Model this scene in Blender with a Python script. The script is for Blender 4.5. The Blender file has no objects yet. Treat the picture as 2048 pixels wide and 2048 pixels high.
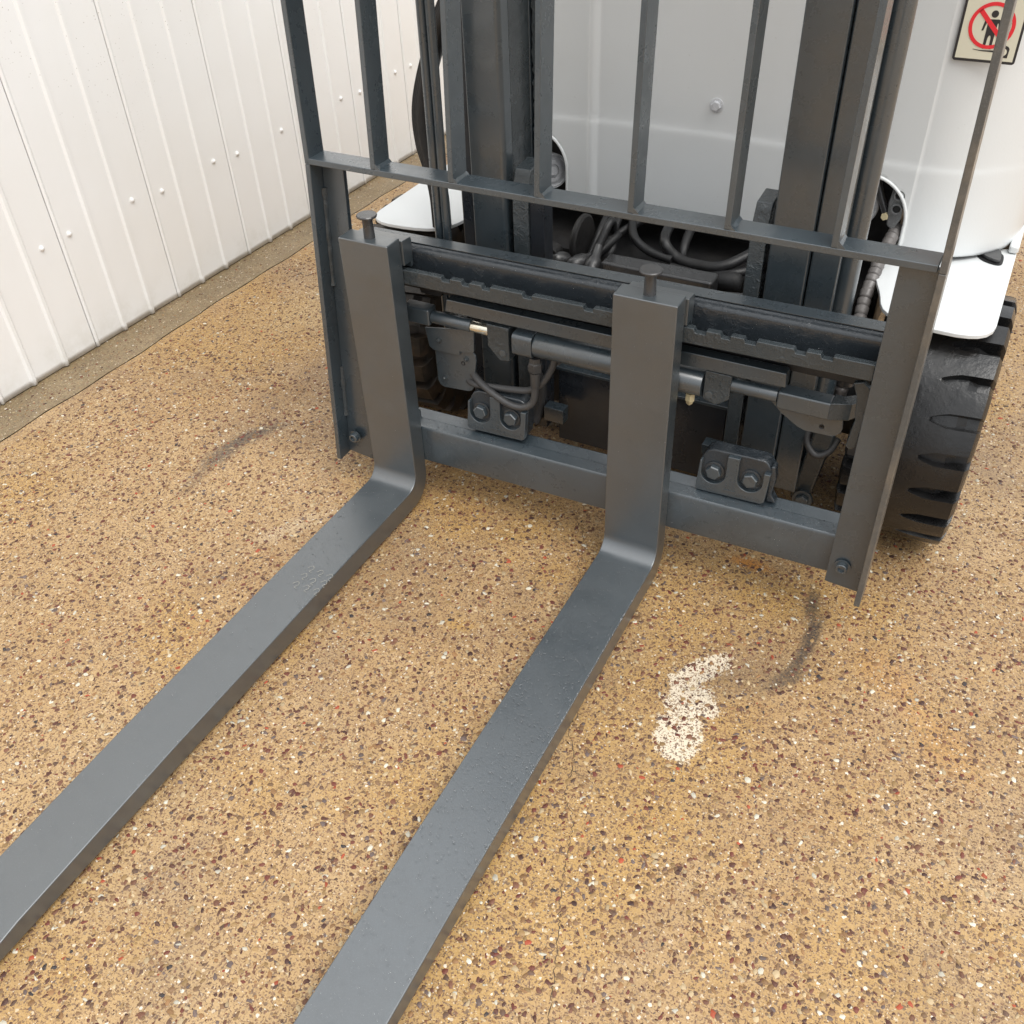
import bpy, bmesh, math, random
import numpy as np
from mathutils import Vector, Matrix
random.seed(7); rng = np.random.default_rng(7)
sc = bpy.context.scene; C = sc.collection
rad = math.radians

# ------------------------------------------------------------------ camera
cam_d = bpy.data.cameras.new('camera'); cam = bpy.data.objects.new('camera', cam_d); C.objects.link(cam)
cam_d.sensor_width = 36; cam_d.sensor_fit = 'HORIZONTAL'; cam_d.lens = 1917.6 / 2048 * 36
cam_d.clip_start = .02; cam_d.clip_end = 400
yaw, pitch, roll = .5112, .7011, -.0461
fw = Vector((-math.sin(yaw) * math.cos(pitch), math.cos(yaw) * math.cos(pitch), -math.sin(pitch)))
r0 = Vector((math.cos(yaw), math.sin(yaw), 0)); u0 = r0.cross(fw)
rr = r0 * math.cos(roll) + u0 * math.sin(roll); uu = u0 * math.cos(roll) - r0 * math.sin(roll)
M = Matrix((rr, uu, -fw)).transposed().to_4x4(); M.translation = (.8834, -1.2266, 1.2493)
cam.matrix_world = M; sc.camera = cam
# ------------------------------------------------------------------ sky, sun, exposure
SUN_EL, SUN_AZ = 60, 118
w = bpy.data.worlds.new('World'); sc.world = w; w.use_nodes = True
nt = w.node_tree; bg = nt.nodes['Background']
sky = nt.nodes.new('ShaderNodeTexSky'); sky.sky_type = 'NISHITA'; sky.sun_disc = False
sky.sun_elevation = rad(SUN_EL); sky.sun_rotation = rad(SUN_AZ); sky.air_density = 1.0; sky.dust_density = 4.0
hs = nt.nodes.new('ShaderNodeHueSaturation'); hs.inputs['Saturation'].default_value = .22
mx = nt.nodes.new('ShaderNodeMix'); mx.data_type = 'RGBA'; mx.inputs['Factor'].default_value = .72
# overcast cloud layer: brightness falls smoothly from zenith to horizon (CIE overcast sky)
tc = nt.nodes.new('ShaderNodeTexCoord'); sx = nt.nodes.new('ShaderNodeSeparateXYZ'); nt.links.new(tc.outputs['Generated'], sx.inputs[0])
mr = nt.nodes.new('ShaderNodeMapRange'); nt.links.new(sx.outputs[2], mr.inputs[0])
for k, v_ in enumerate((0, 1, .38, 1.0)): mr.inputs[k + 1].default_value = v_
vs_ = nt.nodes.new('ShaderNodeVectorMath'); vs_.operation = 'SCALE'; vs_.inputs[0].default_value = (14.4, 14.75, 15.1)
nt.links.new(mr.outputs[0], vs_.inputs['Scale']); nt.links.new(vs_.outputs[0], mx.inputs[7])
nt.links.new(sky.outputs[0], hs.inputs['Color']); nt.links.new(hs.outputs[0], mx.inputs[6])
nt.links.new(mx.outputs[2], bg.inputs['Color']); bg.inputs['Strength'].default_value = .085
sun_d = bpy.data.lights.new('sun', 'SUN'); sun_d.energy = 1.2; sun_d.angle = rad(40); sun_d.color = (1, .965, .91)
sun = bpy.data.objects.new('sun', sun_d); C.objects.link(sun)
az = rad(SUN_AZ); el = rad(SUN_EL)
sd = Vector((math.sin(az) * math.cos(el), math.cos(az) * math.cos(el), math.sin(el)))
sun.rotation_euler = sd.to_track_quat('Z', 'Y').to_euler()
sc.view_settings.view_transform = 'Standard'; sc.view_settings.look = 'None'
sc.view_settings.exposure = .88; sc.view_settings.gamma = 1
sc.cycles.max_bounces = 7
sc.cycles.use_denoising = True

# ------------------------------------------------------------------ node helpers
def newmat(name, rough=.5, col=(.5, .5, .5), metal=0, spec=.5, coat=0):
    m = bpy.data.materials.new(name); m.use_nodes = True
    b = m.node_tree.nodes['Principled BSDF']
    b.inputs['Base Color'].default_value = (*col, 1); b.inputs['Roughness'].default_value = rough
    b.inputs['Metallic'].default_value = metal; b.inputs['Specular IOR Level'].default_value = spec
    b.inputs['Coat Weight'].default_value = coat; b.inputs['Coat Roughness'].default_value = .15
    return m, m.node_tree, b
class NG:
    """tiny node builder"""
    def __init__(s, nt): s.nt = nt; s.pos = s.n('ShaderNodeNewGeometry').outputs['Position']
    def n(s, t): return s.nt.nodes.new(t)
    def l(s, a, b): s.nt.links.new(a, b)
    def put(s, sock, v):
        if hasattr(v, 'is_linked'): s.l(v, sock)
        else: sock.default_value = v
    def noise(s, scale, detail=3, rough=.55, vec=None, dist=0, out=0):
        x = s.n('ShaderNodeTexNoise'); x.inputs['Scale'].default_value = scale; x.inputs['Detail'].default_value = detail
        x.inputs['Roughness'].default_value = rough; x.inputs['Distortion'].default_value = dist
        s.l(vec or s.pos, x.inputs['Vector']); return x.outputs[out]
    def voro(s, scale, vec=None, feature='F1', rand=1):
        x = s.n('ShaderNodeTexVoronoi'); x.feature = feature; x.inputs['Scale'].default_value = scale
        x.inputs['Randomness'].default_value = rand; s.l(vec or s.pos, x.inputs['Vector']); return x
    def m(s, op, a, b=0, c=0, clamp=False):
        x = s.n('ShaderNodeMath'); x.operation = op; x.use_clamp = clamp
        s.put(x.inputs[0], a); s.put(x.inputs[1], b); s.put(x.inputs[2], c); return x.outputs[0]
    def vm(s, op, a, b):
        x = s.n('ShaderNodeVectorMath'); x.operation = op; s.put(x.inputs[0], a); s.put(x.inputs[1], b)
        return x.outputs['Value'] if op in ('LENGTH', 'DISTANCE', 'DOT_PRODUCT') else x.outputs[0]
    def rng(s, v, a, b, c=0, d=1, smooth=True):
        x = s.n('ShaderNodeMapRange'); x.interpolation_type = 'SMOOTHSTEP' if smooth else 'LINEAR'
        s.put(x.inputs[0], v)
        for i, k in enumerate((a, b, c, d)): x.inputs[i + 1].default_value = k
        return x.outputs[0]
    def mix(s, f, a, b, mode='MIX'):
        x = s.n('ShaderNodeMix'); x.data_type = 'RGBA'; x.blend_type = mode
        s.put(x.inputs[0], f)
        for i, v in ((6, a), (7, b)):
            if hasattr(v, 'is_linked'): s.l(v, x.inputs[i])
            else: x.inputs[i].default_value = (*v, 1)
        return x.outputs[2]
    def ramp(s, f, stops, const=False):
        x = s.n('ShaderNodeValToRGB'); s.l(f, x.inputs[0]); e = x.color_ramp.elements
        if const: x.color_ramp.interpolation = 'CONSTANT'
        while len(e) < len(stops): e.new(.5)
        for k, (p, c) in zip(e, stops): k.position = p; k.color = (*c, 1)
        return x.outputs[0]
    def bump(s, h, strength, dist, normal=None):
        x = s.n('ShaderNodeBump'); x.inputs['Strength'].default_value = strength; x.inputs['Distance'].default_value = dist
        s.l(h, x.inputs['Height'])
        if normal: s.l(normal, x.inputs['Normal'])
        return x.outputs[0]
    def ellipse(s, cx, cy, rx, ry, ang, wob):      # 1 inside, noisy edge; wob = noise socket about .5
        v = s.vm('SUBTRACT', s.pos, (cx, cy, 0))
        ca, sa = math.cos(rad(ang)), math.sin(rad(ang))
        a = s.m('DIVIDE', s.vm('DOT_PRODUCT', v, (ca, sa, 0)), rx); b = s.m('DIVIDE', s.vm('DOT_PRODUCT', v, (-sa, ca, 0)), ry)
        d = s.m('SQRT', s.m('ADD', s.m('MULTIPLY', a, a), s.m('MULTIPLY', b, b)))
        d = s.m('ADD', d, s.m('MULTIPLY', s.m('SUBTRACT', wob, .5), 1.6))
        return d

def paint(name, col, rough=.38, peel=.12, dirt=.25, dirtcol=None, rust=0, coat=.3):
    m, t, b = newmat(name, rough, col, coat=coat); b.inputs['Coat Roughness'].default_value = .16; g = NG(t)
    n1 = g.noise(9, 5, .6); n2 = g.noise(70, 4, .65)
    f = g.m('MULTIPLY', g.rng(n1, .35, .7), dirt)
    dc = dirtcol or tuple(c * 1.5 + .01 for c in col)
    c = g.mix(f, col, dc)
    c = g.mix(g.m('MULTIPLY', g.rng(n2, .45, .75), dirt * .6), c, tuple(x * .65 for x in col))
    c = g.mix(g.m('MULTIPLY', g.rng(g.noise(620, 2, .6), .5, .72), .35), c, tuple(x * 2.1 + .008 for x in col))
    if rust:
        rn = g.noise(35, 6, .7); rm = g.m('MULTIPLY', g.rng(rn, .66, .72), g.rng(g.noise(4, 2), .5, .62))
        c = g.mix(g.m('MULTIPLY', rm, rust), c, (.16, .10, .05))
    g.l(c, b.inputs['Base Color'])
    g.l(g.m('ADD', g.m('MULTIPLY', g.rng(g.noise(14, 5, .65), .3, .7), .26), rough - .13), b.inputs['Roughness'])
    h = g.m('ADD', g.m('MULTIPLY', g.noise(420, 2), .5), g.m('MULTIPLY', g.noise(55, 2), .5))
    nb = g.bump(h, peel, .0012)
    if peel > .5: nb = g.bump(g.m('MULTIPLY', g.rng(g.noise(62, 4, .6, dist=.6), .45, .72), g.rng(g.noise(7, 3), .45, .62)), .6, .002, nb)   # thick uneven brushed paint
    g.l(nb, b.inputs['Normal'])
    return m

GREY = (.029, .040, .048)
M_grey = paint('grey_steel_paint', GREY, .31, .10, .3, rust=.1)
for k_, v_ in (('Specular IOR Level', .75), ('Coat Weight', .55), ('Coat IOR', 1.75), ('Coat Roughness', .3)): M_grey.node_tree.nodes['Principled BSDF'].inputs[k_].default_value = v_
M_fork = paint('fork_paint', (.027, .036, .042), .42, .14, .18, rust=0, coat=.75)
M_fork.node_tree.nodes['Principled BSDF'].inputs['Coat IOR'].default_value = 1.9; M_fork.node_tree.nodes['Principled BSDF'].inputs['Coat Roughness'].default_value = .31
M_fork.node_tree.nodes['Principled BSDF'].inputs['Specular IOR Level'].default_value = 1
M_rough = paint('rough_cast_paint', (.030, .037, .041), .27, .9, .5, rust=.1)
M_gloss = paint('thick_glossy_paint', (.022, .027, .032), .15, .7, .25)
M_dark = paint('dark_underbody', (.010, .010, .011), .6, .2, .6, dirtcol=(.022, .019, .016), coat=0)
M_plate = paint('dark_slate_paint', (.015, .018, .023), .34, .1, .35)
M_cap = paint('rubber_cap', (.034, .034, .035), .34, .05, .4)
M_black = newmat('black_plastic', .45, (.008, .008, .009))[0]
M_zinc = newmat('zinc', .32, (.55, .54, .50), metal=.9)[0]
M_brass = paint('bare_brass', (.42, .36, .22), .4, .05, .4)
M_chrome = newmat('chromed_rod', .18, (.75, .71, .6), metal=.95)[0]
M_white_metal = paint('pale_aluminium', (.5, .51, .53), .35, .08, .25, dirtcol=(.3, .3, .3))
M_edge = paint('worn_bare_edge', (.22, .21, .18), .45, .3, .7, dirtcol=(.07, .07, .07))
M_sw = newmat('sticker_cream', .35, (.72, .69, .55))[0]
M_sk = newmat('sticker_black', .35, (.03, .028, .03))[0]
M_sr = newmat('sticker_red', .35, (.8, .03, .045))[0]
M_drop = newmat('water', .0, (1, 1, 1))[0]
M_drop.node_tree.nodes['Principled BSDF'].inputs['Transmission Weight'].default_value = 1
M_drop.node_tree.nodes['Principled BSDF'].inputs['IOR'].default_value = 1.33

def body_paint():
    m, t, b = newmat('white_body_paint', .42, (.60, .61, .62), coat=.18); g = NG(t)
    c = g.mix(g.m('MULTIPLY', g.rng(g.noise(3.5, 4), .4, .75), .3), (.63, .65, .655), (.59, .60, .59))
    c = g.mix(g.m('MULTIPLY', g.rng(g.noise(130, 3), .70, .76), .2), c, (.35, .34, .32))
    g.l(c, b.inputs['Base Color'])
    h = g.m('ADD', g.m('MULTIPLY', g.noise(300, 2), .25), g.noise(7, 3))
    g.l(g.bump(h, .06, .01), b.inputs['Normal']); return m
M_body = body_paint()

def wall_mat():
    m, t, b = newmat('white_wall_cladding', .42, (.74, .73, .70)); g = NG(t)
    c = g.mix(g.m('MULTIPLY', g.rng(g.noise(1.3, 4), .35, .7), .5), (.84, .84, .835), (.79, .775, .74))
    sep = g.n('ShaderNodeSeparateXYZ'); g.l(g.pos, sep.inputs[0])
    zone = g.m('MULTIPLY', g.rng(sep.outputs[2], .3, .75), g.rng(g.noise(3, 2), .42, .58))
    vs = g.voro(150); spk = g.m('MULTIPLY', g.rng(vs.outputs['Distance'], .12, .22, 1, 0), g.rng(vs.outputs['Color'], .72, .74))
    c = g.mix(g.m('MULTIPLY', g.m('MULTIPLY', spk, zone), .75), c, (.30, .27, .22))
    low = g.m('MULTIPLY', g.rng(sep.outputs[2], .0, .13, 1, 0), g.rng(g.noise(11, 6, .7), .42, .68))
    c = g.mix(g.m('MULTIPLY', low, .22), c, (.42, .38, .27))
    g.l(c, b.inputs['Base Color'])
    g.l(g.bump(g.noise(5, 4), .1, .02), b.inputs['Normal']); return m
M_wall = wall_mat()

def rubber(name, col, dirt, dcol, rough):
    m, t, b = newmat(name, rough, col); g = NG(t)
    c = g.mix(g.m('MULTIPLY', g.rng(g.noise(16, 6, .65), .4, .7), dirt), col, dcol)
    g.l(c, b.inputs['Base Color'])
    g.l(g.m('ADD', g.m('MULTIPLY', g.rng(g.noise(12, 5, .6), .35, .65), .3), rough - .08), b.inputs['Roughness'])
    h = g.m('ADD', g.m('MULTIPLY', g.noise(45, 6, .7), .8), g.m('MULTIPLY', g.noise(9, 2), 1.0))
    g.l(g.bump(h, .35, .004), b.inputs['Normal']); return m
M_tyre = rubber('shiny_black_rubber', (.0085, .0085, .009), .15, (.024, .023, .021), .17)
M_tyre_dirty = rubber('dusty_black_rubber', (.014, .012, .010), .8, (.075, .05, .032), .4)
M_hose = rubber('painted_hose', (.042, .042, .043), .3, (.07, .065, .058), .38)
M_hoseb = rubber('black_hose', (.015, .015, .016), .3, (.04, .038, .035), .4)
M_wrap = rubber('worn_spiral_wrap', (.13, .12, .115), .7, (.05, .045, .045), .35)

def ground_mat(name, strip=False):
    m, t, b = newmat(name, .5, (.5, .4, .25)); g = NG(t)
    big = g.noise(1.6, 5, .6); mid = g.noise(7, 5, .65); fine = g.noise(90, 5, .7); vfine = g.noise(420, 3, .7)
    if strip:
        base = g.mix(g.rng(mid, .3, .7), (.20, .155, .085), (.29, .225, .125))
    else:
        base = g.mix(g.rng(big, .32, .68), (.455, .315, .150), (.375, .240, .100))
        base = g.mix(g.m('MULTIPLY', g.rng(mid, .45, .75), .5), base, (.52, .375, .200))
        base = g.mix(g.m('MULTIPLY', g.rng(g.noise(2.3, 6, .68), .47, .66), .75), base, (.275, .19, .098))
        base = g.mix(g.m('MULTIPLY', g.rng(g.noise(1.9, 5, .65, vec=g.vm('ADD', g.pos, (7, 3, 0))), .46, .64), .75), base, (.43, .265, .075))
    base = g.mix(g.m('MULTIPLY', g.rng(fine, .47, .68), .45), base, (.22, .13, .062) if not strip else (.07, .06, .035))
    base = g.mix(g.m('MULTIPLY', g.rng(vfine, .48, .70), .45), base, (.58, .43, .26) if not strip else (.28, .24, .14))
    wob = g.noise(60, 6, .7)
    if not strip:
        # pale cement and paint splash between forks and right tyre
        wp = g.m('ADD', g.m('MULTIPLY', g.noise(42, 8, .85), 1.2), -.10)
        d = g.ellipse(.636, -.165, .066, .026, 55, wp)
        for a_ in ((.640, -.232, .044, .044, 0), (.665, -.238, .030, .020, 0), (.647, -.305, .041, .058, 18)): d = g.m('MINIMUM', d, g.ellipse(*a_, wp))
        ps = g.m('MULTIPLY', g.rng(d, .72, 1.05, 1, 0), 1.0); ps = g.m('ADD', ps, g.m('MULTIPLY', g.m('SUBTRACT', g.noise(110, 4, .7), .5), .9)); ps = g.m('MULTIPLY', g.rng(ps, .32, .55), g.rng(d, 1.05, 1.25, 1, 0))
        base = g.mix(g.m('MULTIPLY', ps, .9), base, (.70, .635, .49))
        for cx, cy, rx, ry, an, k, colr, lo, hi in (
                (-.35, .75, .55, .22, 20, .55, (.58, .47, .28), .3, 1.3),
                (-.22, -.17, .10, .03, 60, .3, (.62, .54, .38), .2, 1.2),
                (.930, -.065, .10, .05, -40, .28, (.46, .22, .04), .3, 1.1),
                (1.01, -.14, .10, .05, -50, .28, (.46, .23, .05), .3, 1.1),
                (.22, -.25, .04, .02, 20, .45, (.46, .27, .05), .2, 1.1),
                (.63, .12, .06, .02, 0, .7, (.50, .20, .03), .3, 1.1),
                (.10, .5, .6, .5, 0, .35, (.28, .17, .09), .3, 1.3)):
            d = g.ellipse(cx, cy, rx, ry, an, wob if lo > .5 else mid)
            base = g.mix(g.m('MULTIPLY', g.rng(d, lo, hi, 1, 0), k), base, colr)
    for k_, (sx_, sy_, sc2, thr_, colr_, am_) in enumerate(((1, 1.9, 170, .60, (.14, .08, .045), .75), (1.8, 1, 120, .62, (.105, .055, .036), .75), (1.3, 1.2, 240, .61, (.20, .125, .068), .75), (1.2, 1.6, 150, .67, (.60, .50, .34), .8))):
        vv = g.vm('MULTIPLY', g.vm('ADD', g.pos, (3.1 * k_, 1.7 * k_, 0)), (sx_, sy_, .01))
        base = g.mix(g.m('MULTIPLY', g.rng(g.noise(sc2, 2, .45, vec=vv), thr_, thr_ + .035), min(1, am_ * 1.15) * (.5 if strip else 1)), base, colr_)
    # grains
    warp = g.vm('ADD', g.pos, g.vm('MULTIPLY', g.noise(300, 1, out=1), (.003, .003, 0)))
    sq = g.vm('MULTIPLY', warp, (1, 1, .01))
    for scl, thr, r1, r2 in ((420, .72, .30, .38), (260, .66, .36, .43), (150, .72, .34, .40)):
        v = g.voro(scl, sq)
        sc_ = g.n('ShaderNodeSeparateColor'); g.l(v.outputs['Color'], sc_.inputs[0])
        keep = g.rng(sc_.outputs[0], thr, thr + .01)
        msk = g.m('MULTIPLY', g.rng(v.outputs['Distance'], r1, r2, 1, 0), keep)
        colr = g.ramp(sc_.outputs[1], [(0, (.09, .05, .035)), (.15, (.15, .07, .04)), (.32, (.14, .09, .055)), (.50, (.21, .125, .07)), (.66, (.17, .12, .08)),
                                       (.78, (.30, .19, .09)), (.88, (.62, .53, .38)), (.95, (.8, .76, .66))], True)
        base = g.mix(g.m('MULTIPLY', msk, .72), base, colr)
    if not strip:
        # scuffed rubber arcs
        spk = g.m('ADD', g.m('MULTIPLY', g.noise(130, 5, .8), .9), g.m('MULTIPLY', g.noise(24, 4, .7), .5)); spk = g.m('SUBTRACT', spk, .2)
        arc = [(.765, .06, .05, .010, 100, .9), (.781, .0, .045, .011, 85, 1), (.779, -.06, .045, .010, 80, .85), (.768, -.12, .05, .014, 60, .7),
               (-.508, -.12, .075, .016, 95, .35), (-.515, -.03, .06, .022, 85, .8), (-.500, .05, .05, .019, 65, .85), (-.475, .10, .05, .012, 50, .5),
               (-.52, .30, .30, .05, 80, .18), (.70, -.16, .10, .03, 40, .3)]
        for cx, cy, rx, ry, an, k in arc:
            d = g.ellipse(cx, cy, rx, ry * 1.25, an, spk)
            base = g.mix(g.m('MULTIPLY', g.m('MULTIPLY', g.rng(d, .3, 1.5, 1, 0), g.rng(g.noise(190, 4, .75), .38, .56, .45, 1)), k), base, (.055, .047, .042))
        # fine craze lines
        e = g.voro(9, g.vm('ADD', g.pos, g.vm('MULTIPLY', g.noise(20, 4, out=1), (.05, .05, 0))), 'DISTANCE_TO_EDGE')
        cr = g.m('MULTIPLY', g.rng(e.outputs['Distance'], .0, .006, 1, 0), g.rng(g.noise(2.5, 2), .5, .6))
        base = g.mix(g.m('MULTIPLY', cr, .6), base, (.16, .10, .05))
    base = g.mix(1.0, base, (.92, .885, .885), 'MULTIPLY')
    g.l(base, b.inputs['Base Color'])
    g.l(g.rng(g.noise(3, 5, .6), .35, .65, .30, .62), b.inputs['Roughness'])
    h = g.m('ADD', g.m('MULTIPLY', fine, .6), g.m('MULTIPLY', vfine, .35))
    g.l(g.bump(h, .5, .002), b.inputs['Normal']); return m
M_ground = ground_mat('exposed_aggregate_concrete'); M_strip = ground_mat('damp_edge_concrete', True)
def stone_mat():
    m, t, b = newmat('stones', .5, spec=.28); g = NG(t); a = g.n('ShaderNodeAttribute'); a.attribute_name = 'Col'
    c = g.mix(g.m('MULTIPLY', g.rng(g.noise(260, 3), .4, .75), .25), a.outputs['Color'], (.26, .16, .085))
    g.l(c, b.inputs['Base Color']); g.l(g.bump(g.noise(500, 3), .3, .001), b.inputs['Normal']); return m
M_stone = stone_mat()

# ------------------------------------------------------------------ mesh helpers
def tag(o, label=None, cat=None, group=None, kind=None):
    for k, v in (('label', label), ('category', cat), ('group', group), ('kind', kind)):
        if v: o[k] = v
    return o
def empty(name, loc=(0, 0, 0)):
    o = bpy.data.objects.new(name, None); C.objects.link(o); o.location = loc; o.empty_display_size = .1; return o
def catmull(P, n=8):
    P = [Vector(p) for p in P]; Q = [P[0] * 2 - P[1]] + P + [P[-1] * 2 - P[-2]]; out = []
    for i in range(1, len(Q) - 2):
        for k in range(n):
            t = k / n; a, b, c, d = Q[i - 1:i + 3]
            out.append(.5 * ((2 * b) + (c - a) * t + (2 * a - 5 * b + 4 * c - d) * t * t + (3 * b - a - 3 * c + d) * t ** 3))
    out.append(P[-1]); return out
class MB:
    def __init__(s): s.bm = bmesh.new()
    def v(s, p): return s.bm.verts.new(p)
    def f(s, vs):
        try: return s.bm.faces.new(vs)
        except ValueError: return None
    def box(s, x0, x1, y0, y1, z0, z1, M=None):
        P = [Vector((x, y, z)) for z in (z0, z1) for y in (y0, y1) for x in (x0, x1)]
        if M: P = [M @ p for p in P]
        return s.hexa(P)
    def hexa(s, P):       # order: z0(y0(x0,x1),y1(x0,x1)), z1(...)
        V = [s.v(p) for p in P]
        for q in ((0, 2, 3, 1), (4, 5, 7, 6), (0, 1, 5, 4), (2, 6, 7, 3), (0, 4, 6, 2), (1, 3, 7, 5)): s.f([V[i] for i in q])
        return s
    def prism(s, pts, axis, a, b, fn=None):
        """pts 2D polygon (other two axes in xyz order) extruded on axis from a to b"""
        def mk(p, h):
            q = {'x': (h, p[0], p[1]), 'y': (p[0], h, p[1]), 'z': (p[0], p[1], h)}[axis]
            return Vector(fn(*q)) if fn else Vector(q)
        A = [s.v(mk(p, a)) for p in pts]; B = [s.v(mk(p, b)) for p in pts]; n = len(pts)
        s.f(A[::-1]); s.f(B)
        for i in range(n): s.f([A[i], A[(i + 1) % n], B[(i + 1) % n], B[i]])
        return s
    def rings(s, R, cap=True, closed=False):
        n = len(R[0]); V = [[s.v(p) for p in r] for r in R]
        for i in range(len(V) - 1 + closed):
            a, b = V[i], V[(i + 1) % len(V)]
            for k in range(n): s.f([a[k], a[(k + 1) % n], b[(k + 1) % n], b[k]])
        if cap and not closed: s.f(V[0][::-1]); s.f(V[-1])
        return s
    def tube(s, P, r, seg=12, cap=True, smooth=8):
        P = catmull(P, smooth) if smooth and len(P) > 2 else [Vector(p) for p in P]
        R = []; up = None
        for i, p in enumerate(P):
            d = (P[min(i + 1, len(P) - 1)] - P[max(i - 1, 0)]).normalized()
            if up is None: up = d.orthogonal().normalized()
            up = (up - d * up.dot(d)).normalized(); sd = d.cross(up)
            ri = r(i / (len(P) - 1)) if callable(r) else r
            R.append([p + (up * math.cos(2 * math.pi * k / seg) + sd * math.sin(2 * math.pi * k / seg)) * ri for k in range(seg)])
        return s.rings(R, cap)
    def lathe(s, c, d, prof, seg=24, ph=0):
        """prof list of (along, radius) about centre c direction d"""
        c = Vector(c); d = Vector(d).normalized(); u = d.orthogonal().normalized()
        if abs(d.z) < .9: u = (Vector((0, 0, 1)) - d * d.z).normalized()
        w_ = d.cross(u)
        R = [[c + d * a + (u * math.cos(ph + 2 * math.pi * k / seg) + w_ * math.sin(ph + 2 * math.pi * k / seg)) * max(r, 1e-5) for k in range(seg)] for a, r in prof]
        return s.rings(R)
    def build(s, name, mat, parent=None, bevel=0, seg=2, smooth=35, kind=None):
        bmesh.ops.recalc_face_normals(s.bm, faces=s.bm.faces)
        me = bpy.data.meshes.new(name); s.bm.to_mesh(me); s.bm.free()
        for m_ in (mat if isinstance(mat, (list, tuple)) else [mat]): me.materials.append(m_)
        me.polygons.foreach_set('use_smooth', [True] * len(me.polygons))
        me.set_sharp_from_angle(angle=rad(smooth))
        o = bpy.data.objects.new(name, me); C.objects.link(o)
        if parent: o.parent = parent
        if bevel:
            b = o.modifiers.new('bevel', 'BEVEL'); b.width = bevel; b.segments = seg; b.limit_method = 'ANGLE'; b.angle_limit = rad(32); b.harden_normals = True
        if kind: o['kind'] = kind
        return o
def hexhead(mb, c, d, r, h, ph=0): mb.lathe(c, d, [(0, r), (h * .8, r), (h, r * .86)], 6, ph)
def copy_tree(o, loc=None, parent=None):
    c = o.copy(); C.objects.link(c); c.parent = parent
    if loc is not None: c.location = loc
    for ch in [x for x in bpy.data.objects if x.parent == o]: copy_tree(ch, None, c)
    return c
def rounded(x0, x1, y0, y1, r, n=5, corners=(1, 1, 1, 1)):
    out = []
    for (cx, cy, a0, on) in ((x1 - r, y1 - r, 0, corners[0]), (x0 + r, y1 - r, 90, corners[1]), (x0 + r, y0 + r, 180, corners[2]), (x1 - r, y0 + r, 270, corners[3])):
        if on:
            for k in range(n + 1):
                a = rad(a0 + 90 * k / n); out.append((cx + r * math.cos(a), cy + r * math.sin(a)))
        else: out.append((cx + r * (1 if a0 in (0, 270) else -1), cy + r * (1 if a0 < 180 else -1)))
    return out

# ------------------------------------------------------------------ ground, edge strip, joint
EDGE = -1.006
def edge_x(y): return EDGE + .012 * (y - .2) + .003 * math.sin(y * 9) + .002 * math.sin(y * 31 + 1)
def sheet(name, xa, xb, z, mat, ys):
    mb = MB(); A = [mb.v((xa(y), y, z)) for y in ys]; B = [mb.v((xb(y), y, z)) for y in ys]
    for i in range(len(ys) - 1): mb.f([A[i], B[i], B[i + 1], A[i + 1]])
    return tag(mb.build(name, mat), kind='structure')
ys = [-60, -3] + [i * .02 - 2.9 for i in range(260)] + [2.5, 60]
tag(sheet('ground', edge_x, lambda y: 60, 0, M_ground, ys), 'tan exposed aggregate concrete yard floor under the forklift')
tag(sheet('edge_strip', lambda y: -1.30, lambda y: edge_x(y) - .0012 - .0016 * abs(math.sin(y * 57) * math.sin(y * 23)), .001, M_strip, ys), 'darker olive concrete strip along the foot of the white wall')
tag(sheet('joint_bed', lambda y: -60, lambda y: -.9, -.012, M_black, [-60, 60]), 'dark bed at the bottom of the joint between floor and strip')
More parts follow.
